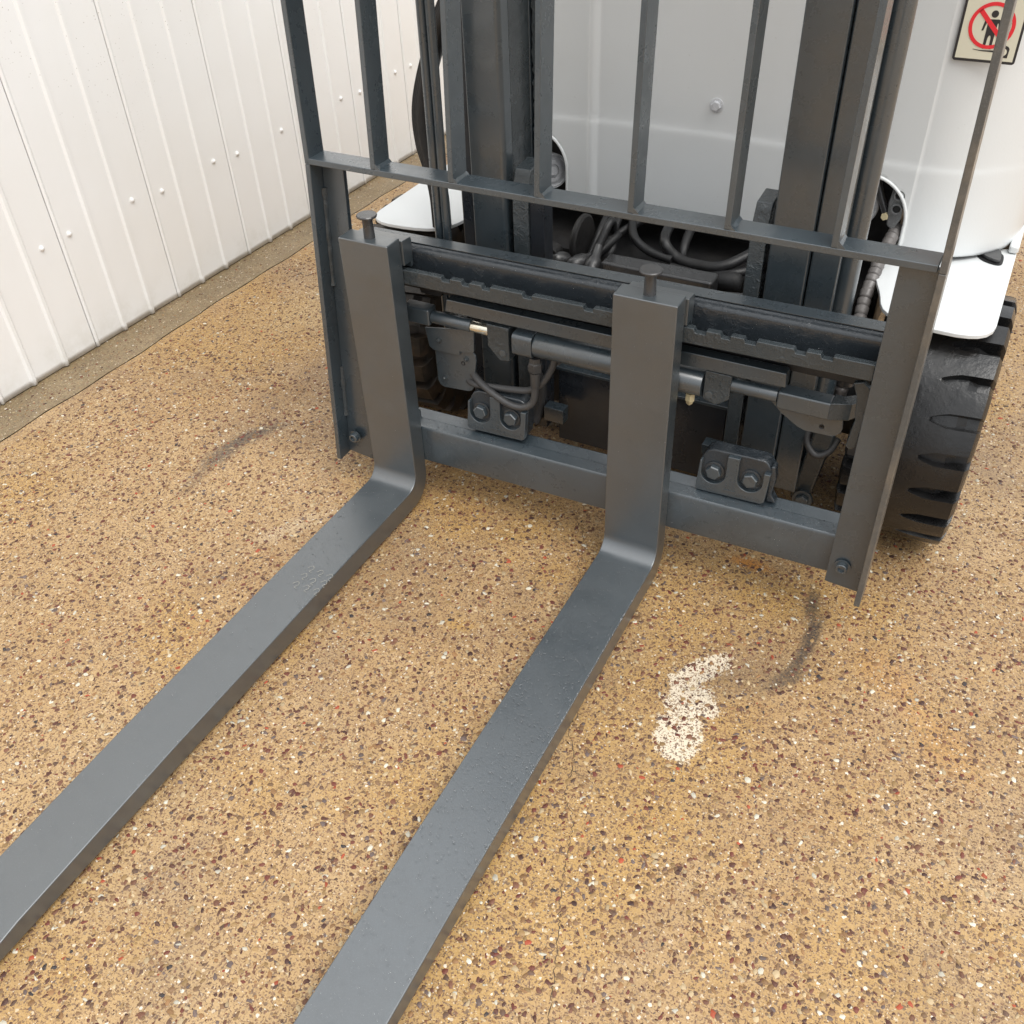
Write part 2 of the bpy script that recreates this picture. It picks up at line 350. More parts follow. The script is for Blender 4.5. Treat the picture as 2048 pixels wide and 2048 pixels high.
# stones set in the concrete, one mass
def stones(name, n, area, smin, smax, label, zoff, dens=None, power=3.2):
    x0, x1, y0, y1 = area; K = 7
    cx = rng.uniform(x0, x1, n * 2); cy = rng.uniform(y0, y1, n * 2)
    keep = rng.random(n * 2) < np.where(cy > .9, .35, np.where(cy > .3, .7, 1.)) * np.where((cx > 1.25) & (cy < 0), .4, 1.)
    cx = cx[keep][:n]; cy = cy[keep][:n]; n = len(cx)
    s = smin + (smax - smin) * rng.random(n) ** power
    ang = rng.uniform(0, math.pi, n); asp = rng.uniform(.40, .92, n)
    th = np.linspace(0, 2 * math.pi, K, endpoint=False)[None, :] + rng.uniform(-.25, .25, (n, K))
    rad_ = s[:, None] * rng.uniform(.58, 1.18, (n, K))
    px = rad_ * np.cos(th); py = rad_ * np.sin(th) * asp[:, None]
    X = cx[:, None] + px * np.cos(ang)[:, None] - py * np.sin(ang)[:, None]
    Y = cy[:, None] + px * np.sin(ang)[:, None] + py * np.cos(ang)[:, None]
    V = np.zeros((n, 2 * K, 3))
    V[:, :K, 0] = X; V[:, :K, 1] = Y; V[:, :K, 2] = zoff
    V[:, K:, 0] = cx[:, None] + (X - cx[:, None]) * .86; V[:, K:, 1] = cy[:, None] + (Y - cy[:, None]) * .86
    V[:, K:, 2] = zoff + np.minimum(s * .10, .0005)[:, None] + rng.uniform(0, .0002, (n, 1))
    faces = []
    idx = np.arange(n) * 2 * K
    quads = np.stack([np.stack([idx + k, idx + (k + 1) % K, idx + K + (k + 1) % K, idx + K + k], 1) for k in range(K)], 1).reshape(-1, 4)
    tops = idx[:, None] + K + np.arange(K)[None, :]
    me = bpy.data.meshes.new(name)
    nq = len(quads); nt_ = len(tops)
    me.vertices.add(n * 2 * K); me.vertices.foreach_set('co', V.reshape(-1))
    me.loops.add(nq * 4 + nt_ * K); me.loops.foreach_set('vertex_index', np.concatenate([quads.reshape(-1), tops.reshape(-1)]).astype(np.int32))
    me.polygons.add(nq + nt_)
    me.polygons.foreach_set('loop_start', np.concatenate([np.arange(nq) * 4, nq * 4 + np.arange(nt_) * K]).astype(np.int32))
    me.polygons.foreach_set('loop_total', np.concatenate([np.full(nq, 4), np.full(nt_, K)]).astype(np.int32))
    me.update(calc_edges=True)
    pal = np.array([(.125, .036, .026), (.082, .032, .024), (.055, .026, .022), (.14, .062, .038), (.18, .105, .055), (.23, .125, .055), (.10, .058, .040),
                    (.30, .060, .028), (.52, .49, .40), (.42, .32, .19), (.030, .028, .032), (.115, .085, .078), (.27, .17, .075)])
    pw = np.array([.09, .09, .05, .12, .12, .13, .10, .014, .040, .11, .012, .05, .13]); pw /= pw.sum()
    ci = rng.choice(len(pal), n, p=pw); col = pal[ci] * rng.uniform(.75, 1.25, (n, 1))
    c4 = np.ones((n, 2 * K, 4)); c4[:, :, :3] = col[:, None, :]
    at = me.color_attributes.new('Col', 'FLOAT_COLOR', 'POINT'); at.data.foreach_set('color', c4.reshape(-1))
    me.materials.append(M_stone); o = bpy.data.objects.new(name, me); C.objects.link(o)
    return tag(o, label, 'stones', kind='stuff')
stones('aggregate_stones', 104000, (-.985, 1.75, -1.15, 1.9), .0011, .0060, 'small brown, red and white stones set flush in the tan concrete floor', .0002, power=2.3)
stones('edge_strip_stones', 900, (-1.11, -1.03, -.6, 1.9), .0014, .0045, 'pale small stones in the olive concrete strip beside the wall', .0013)
# hairline cracks
def crack(pts, width, name='crack'):
    P = catmull([(x, y, 0) for x, y in pts], 14); mb = MB(); L = []; 
    for i, p in enumerate(P):
        j = Vector((random.uniform(-1, 1), random.uniform(-1, 1), 0)) * .0022
        d = (P[min(i + 1, len(P) - 1)] - P[max(0, i - 1)]).normalized(); nrm = Vector((-d.y, d.x, 0))
        ww = width * random.uniform(.3, 1.2) * (1 if 0 < i < len(P) - 1 else .05)
        q = p + j; q.z = .0002; L.append((mb.v(q + nrm * ww), mb.v(q - nrm * ww)))
    for a, b in zip(L, L[1:]): mb.f([a[0], a[1], b[1], b[0]])
    o = mb.build(name, M_crack, bpy.data.objects['ground']); return o
M_crack = newmat('crack_dark_brown', .9, (.075, .05, .03))[0]  # plain dark brown for the flat crack ribbons
crack([(.285, .108), (.295, .088), (.31, .075), (.327, .042), (.337, .014), (.343, -.018), (.362, -.052), (.39, -.13), (.44, -.25), (.487, -.335), (.488, -.367), (.521, -.423), (.535, -.484), (.562, -.516), (.582, -.584), (.602, -.642), (.621, -.689), (.642, -.749), (.68, -.86)], .0008)
for _ in range(6):
    x, y = random.uniform(.2, 1.2), random.uniform(-.95, -.2); a = random.uniform(-.6, .5); P = [(x, y)]
    for k in range(random.randint(4, 8)):
        a += random.uniform(-.5, .5); x += .035 * math.cos(a); y += .035 * math.sin(a); P.append((x, y))
    crack(P, .0005)
crack([(1.05, .42), (1.15, .40), (1.25, .43), (1.4, .42)], .0012)

# ------------------------------------------------------------------ wall of profiled sheets
wall = empty('cladding_wall', (-1.1325, 0, 0)); tag(wall, 'white profiled metal sheet wall with shallow ribs and small screws', 'wall')
wall.rotation_euler.z = -.0195
def rib(y, wd, d): return [(0, y - wd), (-d, y - wd * .45), (-d, y + wd * .45), (0, y + wd)]
prof = [(-.005, .0), (.0005, .0006), (.0014, .0014), (.0042, .0038), (.0044, .0070), (0, .0125)] + rib(.1, .0085, -.0062) + rib(.2, .0085, -.0062) + [(0, .290), (.0002, .2982), (-.005, .2990)]
mb = MB(); H = 2.6; NS = [0.004, .02, .3, .8, H]
A = [[mb.v((x, y, z)) for x, y in prof] for z in NS]
for i in range(len(NS) - 1):
    for k in range(len(prof) - 1): mb.f([A[i][k], A[i][k + 1], A[i + 1][k + 1], A[i + 1][k]])
pan = mb.build('panel', M_wall, wall, smooth=20)
so = pan.modifiers.new('t', 'SOLIDIFY'); so.thickness = .0015; so.offset = -1
ms = MB(); ms.lathe((0, 0, 0), (1, 0, 0), [(0, .0075), (.0012, .0075), (.0016, .0048), (.004, .0045), (.0052, .003), (.0055, .0001)], 12)
scr = ms.build('screw', M_wall, pan); scr.location = (.0003, .038, .297); scr['label'] = 'white capped screw'
s2 = scr.copy(); C.objects.link(s2); s2.location = (.0003, .243, .302)
for k in range(-9, 16):
    y = .191 + .3 * k
    if k == -9: pan.location = (0, y, 0); continue
    c = copy_tree(pan, (0, y, 0), wall)
    for ch in [x for x in bpy.data.objects if x.parent == c]: ch.location.z += random.uniform(-.006, .006); ch.location.y += random.uniform(-.006, .006)
mb = MB(); mb.box(-.06, -.012, -2.6, 5.0, -.01, H - .01); mb.build('backing_board', M_dark, wall)

# ------------------------------------------------------------------ forklift
T = empty('forklift', (.325, 0, 0)); tag(T, 'grey and white forklift truck with both forks lowered onto the concrete', 'forklift')
T.location = (0, 0, 0)
def lean(x, y, z): return (x, y + (z - .67) * .06, z)

# forks ------------------------------------------------------------
def fork_profile():
    ri, ro, zt, zb, ts, b = .030, .055, .5624, .0527, .0392, .008
    P = [(ts, zt), (0, zt), (0, zb + ri)]
    for k in range(1, 9):
        a = rad(90 * k / 8); P.append((-ri + ri * math.cos(a), zb + ri - ri * math.sin(a)))
    P += [(-.3, zb - .0005), (-.7, zb - .003), (-1.0, zb - .012), (-1.10, zb - .024), (-1.115, zb - .030), (-1.115, b + .002), (-1.1, b), (-.08, b)]
    for k in range(1, 9):
        a = rad(90 * k / 8); P.append((-.016 + (ro) * math.sin(a), b + .058 - .058 * math.cos(a)))
    P.append((ts, .16)); return P
def droplets(name, n, fn, parent, r0=.0006, r1=.0021, mat=None):
    me = bpy.data.meshes.new(name); V = []; F = []
    ring = [(math.cos(k * math.pi / 3), math.sin(k * math.pi / 3)) for k in range(6)]
    for _ in range(n):
        p, nrm = fn(); p = Vector(p); nrm = Vector(nrm); u = nrm.orthogonal().normalized(); v_ = nrm.cross(u)
        r = r0 + (r1 - r0) * random.random() ** 2.2; b0 = len(V)
        for h, k in ((0, 1), (.35, .85), (.55, .5)):
            for c, s_ in ring: V.append(p + (u * c + v_ * s_) * r * k + nrm * r * h)
        V.append(p + nrm * r * .62)
        for L in (0, 6):
            for k in range(6): F.append((b0 + L + k, b0 + L + (k + 1) % 6, b0 + L + 6 + (k + 1) % 6, b0 + L + 6 + k))
        for k in range(6): F.append((b0 + 12 + k, b0 + 12 + (k + 1) % 6, b0 + 18))
    me.from_pydata([tuple(v) for v in V], [], F); me.materials.append(mat or M_drop)
    me.polygons.foreach_set('use_smooth', [True] * len(me.polygons))
    o = bpy.data.objects.new(name, me); C.objects.link(o); o.parent = parent; o['kind'] = 'stuff'; return o
def make_fork(xl, wd, label, wetness):
    mb = MB(); mb.prism(fork_profile(), 'x', xl, xl + wd)
    fk = mb.build('fork', M_fork, T, bevel=.0022, smooth=25); fk['label'] = label
    # hook behind the shank head
    mb = MB(); hk = [(.0395, .5565), (.066, .5545), (.0685, .548), (.067, .505), (.0625, .4995), (.0615, .5115), (.0395, .5115)]
    mb.prism(hk, 'x', xl + .006, xl + wd + .004); mb.build('hook', M_fork, fk, bevel=.0012)
    mb = MB(); mb.prism([(.0395, .19), (.072, .188), (.072, .165), (.0395, .17)], 'x', xl + .02, xl + wd - .02); mb.build('lower_hook', M_fork, fk, bevel=.001)
    mb = MB(); px = xl + .051 ; mb.lathe((px, .022, .5620), (0, 0, 1), [(0, .0098), (.029, .0088), (.034, .010), (.037, .0172), (.0395, .0178), (.0410, .0165), (.0414, .0001)], 28)
    mb.build('locking_pin', M_cap, fk, smooth=40)
    def onfork():
        t = random.random()
        if t < .72: return (xl + wd * random.uniform(.03, .98), -.04 - 1.0 * random.random() ** 1.6, .0529), (0, 0, 1)
        if t < .86: return (xl + wd - .001, -.06 - .8 * random.random(), .0523), (.7, 0, .7)
        if t < .93: return (xl + wd * random.uniform(.0, 1) ** .4, -.0004, random.uniform(.09, .5)), (0, -1, 0)
        return (xl + wd + .0002, random.uniform(.004, .036), random.uniform(.08, .54)), (1, 0, 0)
    droplets('water_droplets', wetness, onfork, fk)
    return fk
make_fork(-.1208, .100, 'fork nearer the wall, with faint chalky scrawl on its blade', 500)
make_fork(.3865, .1035, 'fork in the middle of the carriage, beaded with rain', 2600)
# faint handwriting rubbed on the wall-side blade
M_chalk = newmat('faint_chalk', .8, (.30, .29, .26))[0]
mb = MB()
def stroke(pts, wd=.0011):
    P = catmull([(x, y, .0534) for x, y in pts], 6)
    L = []
    for i, p in enumerate(P):
        d = (P[min(i + 1, len(P) - 1)] - P[max(0, i - 1)]).normalized(); q = Vector((-d.y, d.x, 0)) * wd * random.uniform(.2, 1)
        L.append((mb.v(p + q), mb.v(p - q)))
    for a, b in zip(L, L[1:]): mb.f([a[0], a[1], b[1], b[0]])
for k in range(9):
    x = -.075 + random.uniform(0, .045); y = -.29 - .022 * (k // 3) + random.uniform(-.004, .004); x = -.085 + .022 * (k % 3) + .01
    stroke([(x, y), (x + .006, y + .008), (x + .012, y + .002), (x + .008, y - .006), (x + .014, y - .008)], .0007)
fk0 = [o for o in bpy.data.objects if o.name == 'fork'][0]
mb.build('chalk_scrawl', M_chalk, fk0)

# carriage ---------------------------------------------------------
car = MB(); car.box(-.11, .79, .095, .110, .440, .473); carriage = car.build('fork_carriage', M_dark, T, bevel=.002)
carriage['label'] = 'side-shifting fork carriage with notched upper rail'
bpy.data.objects['fork_carriage'].hide_render = False
# upper beam (round-nosed)
def tiltz(z, x): return z + .010 * (x - .2)
P = [(.112, .5405), (.086, .5405), (.078, .538), (.0725, .532), (.0715, .525), (.0745, .508), (.0715, .486), (.0715, .474), (.112, .474)]
mb = MB(); mb.prism(P, 'x', -.12, .80, lambda x, y, z: (x, y, tiltz(z, x) - .004)); ub = mb.build('upper_beam', M_gloss, carriage, bevel=.0025, seg=3)
mb = MB(); mb.box(-.118, .798, .084, .1125, .5372, .5382); 
for k, p in enumerate([(-.0, 0)]): pass
o = mb.build('beam_top_face', M_grey, carriage); 
o.rotation_euler.y = -.010; o.location.z = -.002
for xx in (.03, .335, .615):
    mb = MB(); mb.lathe((xx, .098, tiltz(.5345, xx)), (0, 0, 1), [(0, .0085), (.002, .0085), (.0025, .0062), (.0012, .0055), (.0009, .0001)], 18); mb.build('grease_plug', M_rough, carriage)
# notched rail
def rail(x0, x1):
    top, bot = .5050, .478; N = [(.055, .071), (.095, .109), (.134, .149), (.211, .227), (.321, .337), (.506, .524), (.548, .562), (.585, .602), (.66, .676), (.699, .715)]
    P = [(x0, bot), (x1, bot), (x1, top)]
    for a, b in reversed(N): P += [(b + .0005, top), (b + .0002, top - .0068), (a + .0015, top - .0068), (a - .0015, top)]
    P.append((x0, top)); return P
fnr = lambda x, y, z: (x, y, z + .011 * (x - .15))
mb = MB(); mb.prism(rail(-.12, .775), 'y', .0405, .0530, fnr); mb.build('notched_rail', M_rough, carriage, bevel=.0014)
mb = MB(); mb.box(-.12, .775, .0532, .09, .4775, .484); o = mb.build('rail_back', M_grey, carriage, bevel=.0009); o.rotation_euler.y = -.011; o.location.z = -.0016
# droplets and paint runs on rails
# second rail
mb = MB(); mb.prism([(.066, .4495), (.088, .4495), (.088, .424), (.066, .424)], 'x', .045, .652, lambda x, y, z: (x - (.006 if x < .1 and z < .43 else 0) + (.004 * math.sin(z * 400) if x > .6 else 0), y, z + .004 * (x - .2)))
mb.build('bearing_rail', M_grey, carriage, bevel=.0022)
# side-shift cylinder
cy = MB(); AX = (.080, .392)
def seg(mb_, x0, x1, r, z=AX[1], y=AX[0], n=28): mb_.lathe((x0, y, z), (1, 0, 0), [(0, r * .96), (.0012, r), (x1 - x0 - .0012, r), (x1 - x0, r * .96)], n)
seg(cy, .216, .520, .0222); cyl = cy.build('sideshift_cylinder', M_grey, carriage, smooth=50)
cyl['label'] = 'horizontal hydraulic cylinder of the side shift'
mb = MB(); mb.prism(rounded(AX[0] - .0205, AX[0] + .0205, AX[1] - .0215, AX[1] + .0215, .009, 3), 'x', .176, .2145); mb.build('end_fitting', M_grey, carriage, bevel=.0012)
mb = MB(); seg(mb, .005, .086, .0118, .399); mb.build('rod', M_grey, carriage, smooth=50)
mb = MB(); seg(mb, .0865, .126, .0106, .398); mb.build('bare_rod', M_chrome, carriage, smooth=50)['label'] = 'short bright unpainted length of rod'
mb = MB(); seg(mb, .566, .640, .0118, .402); mb.build('rod', M_grey, carriage, smooth=50)
mb = MB(); mb.box(-.052, .004, .066, .094, .385, .417); mb.build('rod_anchor', M_grey, carriage, bevel=.003)
for x0, x1, zt_, zb_, nm, cut in ((.122, .166, .4165, .350, 'cylinder_bracket', -1), (.522, .566, .424, .366, 'cylinder_bracket', 1)):
    P = [(x0, zt_), (x1, zt_), (x1, zb_), (x0 + .024, zb_ - .003), (x0 + .001, zb_ + .022)] if cut < 0 else [(x0, zt_), (x1, zt_ - .001), (x1, zb_ + .013), (x1 - .016, zb_), (x1 - .024, zb_ - .002), (x0, zb_ + .004)]
    mb = MB(); mb.prism(P, 'y', .0685, .098); o = mb.build(nm, M_rough, carriage, bevel=.0022)
    mb = MB(); mb.lathe((x0 + .031 if cut < 0 else x0 + .010, .0687, zb_ + .014), (0, -1, 0), [(0, .0068), (.0012, .0066), (.0016, .0052), (.0009, .0001)], 16); mb.build('pin_end', M_grey, o)
mb = MB(); mb.lathe((.500, .076, .370), (0, -.15, -1), [(0, .0085), (.012, .0085)], 6); mb.lathe((.500, .0745, .358), (0, -.15, -1), [(0, .0075), (.006, .0055), (.010, .001)], 6); mb.build('bleed_screw', M_brass, carriage)['label'] = 'small unpainted brass plug under the cylinder'
# right-hand rod yoke with curved flange
mb = MB(); mb.box(.641, .724, .066, .096, .3855, .4165); o = mb.build('rod_yoke', M_grey, carriage, bevel=.004)
K = [(.722, .096), (.74, .099), (.756, .110), (.764, .130)]; K2 = [(.772, .128), (.767, .100), (.752, .078), (.722, .066)]
mb = MB(); mb.prism(K + K2, 'z', .386, .417); mb.prism([(.757, .350), (.764, .345), (.772, .352), (.776, .40), (.776, .458), (.762, .468), (.748, .463), (.757, .44), (.762, .40)], 'y', .062, .072)
mb.build('yoke_flange', M_rough, carriage, bevel=.002)
# cover plates
def plate(P, y, t=.004, name='cover_plate', mat=M_grey, holes=()):
    mb = MB(); mb.prism(P, 'y', y, y + t); o = mb.build(name, mat, carriage, bevel=.0007)
    return o
plate([(-.016, .372), (.089, .390), (.0865, .346), (.083, .341), (.055, .338), (.055, .330), (-.001, .328), (-.010, .334)], .0795)
plate([(-.0015, .334), (.050, .334), (.058, .3395), (.080, .3395), (.086, .333), (.0865, .322), (.0775, .262), (.073, .255), (.066, .2515), (.012, .247), (.004, .250), (-.001, .259)], .0845)
for x, z, r in ((.013, .352, .0062), (.066, .322, .0055), (.015, .268, .0055)):
    mb = MB(); yy = .0795 if z > .33 else .0845
    mb.lathe((x, yy, z), (0, -1, 0), [(0, r), (.0012, r), (.0014, r * .62), (.0036, r * .6), (.0042, r * .35)], 14); hexhead(mb, (x, yy - .001, z), (0, -1, 0), r * .62, .0045); mb.build('plate_screw', M_rough, carriage)
mb = MB(); mb.lathe((.0585, .0846, .311), (0, -1, 0), [(0, .0045), (.0009, .0042), (.0002, .0032), (-.0001, .0001)], 14); mb.build('hole_rim', M_black, carriage)
plate([(.628, .388), (.742, .388), (.7455, .366), (.7435, .357), (.738, .351), (.728, .3475), (.690, .3465), (.678, .350), (.648, .369)], .083)
mb = MB(); mb.lathe((.714, .083, .361), (0, -1, 0), [(0, .0042), (.0010, .0040), (.0002, .0030), (-.0001, .0001)], 14); mb.build('hole_rim', M_black, carriage)
plate([(-.045, .475), (.03, .475), (.012, .43), (-.03, .43)], .10, .02, 'end_web', M_dark)
plate([(-.12, .475), (-.02, .475), (-.03, .44), (-.12, .43)], .115, .01, 'end_web', M_white_metal)
# hoses at the left of the cylinder
for P, r in (([(.050, .11, .297), (.083, .085, .287), (.123, .070, .274), (.165, .066, .260), (.192, .070, .2595), (.208, .074, .273), (.2125, .076, .30), (.213, .078, .335)], .0068),
             ([(.045, .105, .272), (.079, .082, .274), (.12, .083, .2765), (.160, .083, .2815), (.198, .084, .290), (.225, .084, .315), (.243, .085, .35), (.246, .088, .372)], .0064)):
    mb = MB(); mb.tube(P, r, 14); mb.build('hose', M_hose, carriage, smooth=80)
mb = MB(); mb.lathe((.213, .078, .338), (0, 0, 1), [(0, .0125), (.0015, .0135), (.017, .0135), (.0185, .0115), (.028, .011)], 6); mb.lathe((.213, .0765, .306), (0, 0, 1), [(0, .0082), (.004, .0095), (.030, .0095)], 20); mb.build('hose_fitting', M_hose, carriage)
mb = MB(); mb.lathe((.246, .095, .352), (0, 0, 1), [(0, .009), (.02, .009)], 6); mb.build('hose_fitting', M_hose, carriage)
# bolted retaining blocks
def block(x0, x1, z0, z1, label):
    tl = .010; yf = .0595
    def fn(x, y, z): return (x, y + .004 * (z - z0) / (z1 - z0), z + .04 * (x - x0))
    xc = (x0 + x1) / 2; W = x1 - x0; Hh = z1 - z0
    P = [(x0 + .001, z0 + .006), (x0 + .006, z0), (x1 - .006, z0), (x1, z0 + .006), (x1 + .004, z1 - .018), (x1 - .006, z1 - .004), (x1 - .014, z1), (x0 + .022, z1), (x0 + .012, z1 - .005), (x0 + .004, z1 - .018)]
    mb = MB(); mb.prism(P, 'y', yf + .009, .098, fn); o = mb.build('retaining_block', M_gloss, carriage, bevel=.003); o['label'] = label
    # raised face with two round-bottomed pockets, built as front frame
    holes = [(x0 + W * .24, z0 + Hh * .50), (x0 + W * .76, z0 + Hh * .50)]; R = W * .175
    mb = MB(); N = 16
    # strips left of, between and right of pockets, plus area below: made of prisms
    def U(cx, cz):  # pocket outline (U open at the top)
        return [(cx - R, z1 - .004)] + [(cx + R * math.cos(a), cz + R * math.sin(a)) for a in [math.pi + math.pi * k / N for k in range(N + 1)]] + [(cx + R, z1 - .004)]
    a, b = U(*holes[0]), U(*holes[1])
    P = [(x0 + .001, z0 + .005), (x0 + .006, z0 + .0005), (x1 - .006, z0 + .0005), (x1, z0 + .005), (x1 + .003, z1 - .020)] + [(b[-1][0], z1 - .020)] + b[::-1][1:-1] + [(b[0][0], z1 - .002), (a[-1][0], z1 - .002)] + a[::-1][1:-1] + [(a[0][0], z1 - .020), (x0 + .004, z1 - .020)]
    mb.prism(P, 'y', yf, yf + .0095, fn); f = mb.build('face_plate', M_grey, o, bevel=.0013, smooth=20)
    for k, (cx, cz) in enumerate(holes):
        q = fn(cx, yf + .0085, cz + .001)
        mb = MB(); mb.lathe(q, (0, -1, .05), [(0, R * .80), (.0022, R * .80), (.0026, R * .74), (.0028, R * .6)], 26); mb.build('washer', M_gloss, o)
        mb = MB(); hexhead(mb, (q[0], q[1] - .0028, q[2]), (0, -1, .05), R * .64, .0095, .35 + k * .5); mb.build('bolt_head', M_grey, o, bevel=.0006)
    mb = MB(); q = fn(xc, yf, 0)                                    # cast scale between the bolts and raised lettering
    mb.prism([(xc - W * .085, z0 + .012), (xc + W * .085, z0 + .012), (xc + W * .085, z0 + .014), (xc - W * .085, z0 + .014)], 'y', yf - .0012, yf + .002, fn)
    for k in range(9):
        zz = z0 + .017 + k * .0046
        for sx in (-.055, 0, .055):
            if random.random() < .75: mb.prism([(xc + W * sx - .0018, zz), (xc + W * sx + .0016, zz + .0003), (xc + W * sx + .0016, zz + .0016), (xc + W * sx - .0018, zz + .0012)], 'y', yf - .0009, yf + .002, fn)
    for s0, n_ in ((x0 + .008, 6), (xc + .010, 9)):
        for k in range(n_):
            xx = s0 + k * .0050
            mb.prism([(xx, z0 + .0055), (xx + .0012, z0 + .0055), (xx + .0012, z0 + .0105), (xx, z0 + .0105)], 'y', yf - .0008, yf + .002, fn)
            if k % 2: mb.prism([(xx + .0013, z0 + .0088), (xx + .0034, z0 + .0088), (xx + .0034, z0 + .0102), (xx + .0013, z0 + .0102)], 'y', yf - .0008, yf + .002, fn)
            else: mb.prism([(xx + .0013, z0 + .0056), (xx + .0034, z0 + .0056), (xx + .0034, z0 + .0068), (xx + .0013, z0 + .0068)], 'y', yf - .0008, yf + .002, fn)
    mb.build('raised_marks', M_grey, o)
    return o
block(.0715, .1955, .184, .266, 'bolted retaining block beside the hoses')
block(.528, .650, .190, .272, 'bolted retaining block with wet, lumpy paint on its right side')
mb = MB()
mb.prism([(.650, .196), (.668, .196), (.658, .212), (.661, .245), (.657, .27), (.650, .27)], 'y', .070, .09)
mb.build('lumpy_paint', M_gloss, carriage, bevel=.003)
# lower beam
def fl(x, y, z): return (x, y, z + .024 * (x - .30))
mb = MB(); mb.prism([(.0400, .0985), (.0400, .1735), (.0425, .1785), (.066, .1830), (.067, .1795), (.092, .1860), (.094, .183), (.094, .0985)], 'x', -.13, .786, fl)
lb = mb.build('lower_beam', M_grey, carriage, bevel=.0018)
def onbeam():
    x = random.uniform(.5, .78) if random.random() < .6 else random.uniform(-.02, .5); y = random.uniform(.042, .065)
    if random.random() < .25: return fl(x, .0398, random.uniform(.11, .17)), (0, -1, 0)
    return fl(x, y, .1786 + (y - .0425) * .19), (0, 0, 1)
droplets('water_droplets', 1500, onbeam, lb, .0005, .0016)
def ontop():
    if random.random() < .5: return (random.uniform(-.02, .77), random.uniform(.075, .11), 0), (0, 0, 1)
    x = random.uniform(-.02, .77); return (x, .0718, tiltz(random.uniform(.49, .53), x)), (0, -1, 0)
def ontop2():
    p, n = ontop(); p = list(p)
    if n[2] == 1: p[2] = tiltz(.5363, p[0])
    return p, n
droplets('water_droplets', 900, ontop2, ub, .0005, .0015)
# carriage side plates with rollers
for x0, x1, zt_, sg in ((.112, .143, .640, 1), (.533, .559, .648, -1)):
    mb = MB(); mb.prism([(.200, .13), (.200, zt_ - .035), (.215, zt_), (.262, zt_ + .004), (.262, .13)], 'x', x0, x1); o = mb.build('side_plate', M_rough, carriage, bevel=.002)
    for z in (.25, .55):
        mb = MB(); mb.lathe((x0 - .02 if sg > 0 else x1, .255, z), (1, 0, 0), [(0, .035), (.02, .035)], 24); mb.build('roller', M_dark, o)
mb = MB(); mb.box(.1432, .171, .205, .24, .12, .60); mb.build('side_plate_rib', M_plate, carriage, bevel=.0015)
mb = MB(); mb.box(.172, .214, .190, .215, .150, .182); mb.build('stop_lug', M_grey, carriage, bevel=.001)
mb = MB(); mb.box(.497, .530, .190, .215, .168, .190); mb.build('stop_lug', M_grey, carriage, bevel=.001)
mb = MB(); mb.tube([(.150, .19, .27), (.160, .20, .22), (.155, .20, .17), (.150, .19, .14)], .012, 12); mb.build('drag_hose', M_hose, carriage)
bpy.data.objects.remove(bpy.data.objects['fork_carriage'].children[0], do_unlink=False) if False else None

# load backrest ------------------------------------------------------
def bar(x, z0, z1, y0=.028, y1=.071, t=.0045, xt=None, xb=None):
    xt = x if xt is None else xt; xb = x if xb is None else xb
    P = [(xb - t, y0, z0), (xb + t, y0, z0), (xb - t, y1, z0), (xb + t, y1, z0), (xt - t, y0, z1), (xt + t, y0, z1), (xt - t, y1, z1), (xt + t, y1, z1)]
    return [Vector(lean(*p)) for p in P]
ZC0, ZC1 = .6686, .6786
mb = MB(); mb.hexa([Vector(lean(*p)) for p in [(-.184, .028, ZC0), (.822, .028, ZC0), (-.184, .071, ZC0), (.822, .071, ZC0), (-.184, .028, ZC1), (.822, .028, ZC1), (-.184, .071, ZC1), (.822, .071, ZC1)]])
back = mb.build('load_backrest', M_grey, T, bevel=.0012); back['label'] = 'welded steel load backrest of flat upright bars'
XB = [-.0500, .0965, .2465, .3975, .5420, .6890]
for x in XB:
    mb = MB(); mb.hexa(bar(x, ZC1 + .0002, 1.30)); mb.build('upright_bar', M_grey, back, bevel=.001)
    mb = MB()                                               # weld fillet
    for sg in (1,):
        a = Vector(lean(x + .0046, .029, ZC1)); n_ = 7
        R = []
        for k in range(n_):
            y = .0285 + .042 * k / (n_ - 1); rr_ = .0042 * random.uniform(.75, 1.25) * (1.9 if k == 0 else 1)
            R.append([Vector(lean(x + .0043, y, ZC1 - .0003)), Vector(lean(x + .0043, y, ZC1 + rr_)), Vector(lean(x + .0043 + rr_ * .75, y, ZC1 + rr_ * .35)), Vector(lean(x + .0043 + rr_ * 1.1, y, ZC1 - .0003))])
        mb.rings(R)
    mb.build('weld', M_grey, back, smooth=60)
mb = MB(); mb.hexa([Vector(lean(*p)) for p in [(-.20, .028, 1.3), (.83, .028, 1.3), (-.20, .071, 1.3), (.83, .071, 1.3), (-.20, .028, 1.312), (.83, .028, 1.312), (-.20, .071, 1.312), (.83, .071, 1.312)]]); mb.build('top_rail', M_grey, back, bevel=.001)
# end uprights with flange plates
mb = MB(); mb.hexa(bar(0, .068, .6685, xt=-.1835, xb=-.2035, t=.005)); mb.hexa(bar(0, .6686, 1.3, xt=-.196, xb=-.1835, t=.005)); mb.build('end_upright', M_grey, back, bevel=.0015)
mb = MB(); mb.hexa([Vector(lean(*p)) for p in [(-.1985, .060, .072), (-.140, .060, .066), (-.1985, .0695, .072), (-.140, .0695, .066), (-.178, .060, .668), (-.1345, .060, .668), (-.178, .0695, .668), (-.1345, .0695, .668)]]); mb.build('flange_plate', M_grey, back, bevel=.001)
mb = MB()
R = [[Vector(lean(-.178 - .0205 * (.665 - z) / .6 + dx, .0598 - dy, z)) for dx, dy in ((0, 0), (.006 * q, 0), (.004 * q, .004 * q), (0, .006 * q))] for z, q in [(.62 - .01 * k, random.uniform(.7, 1.3)) for k in range(19)]]
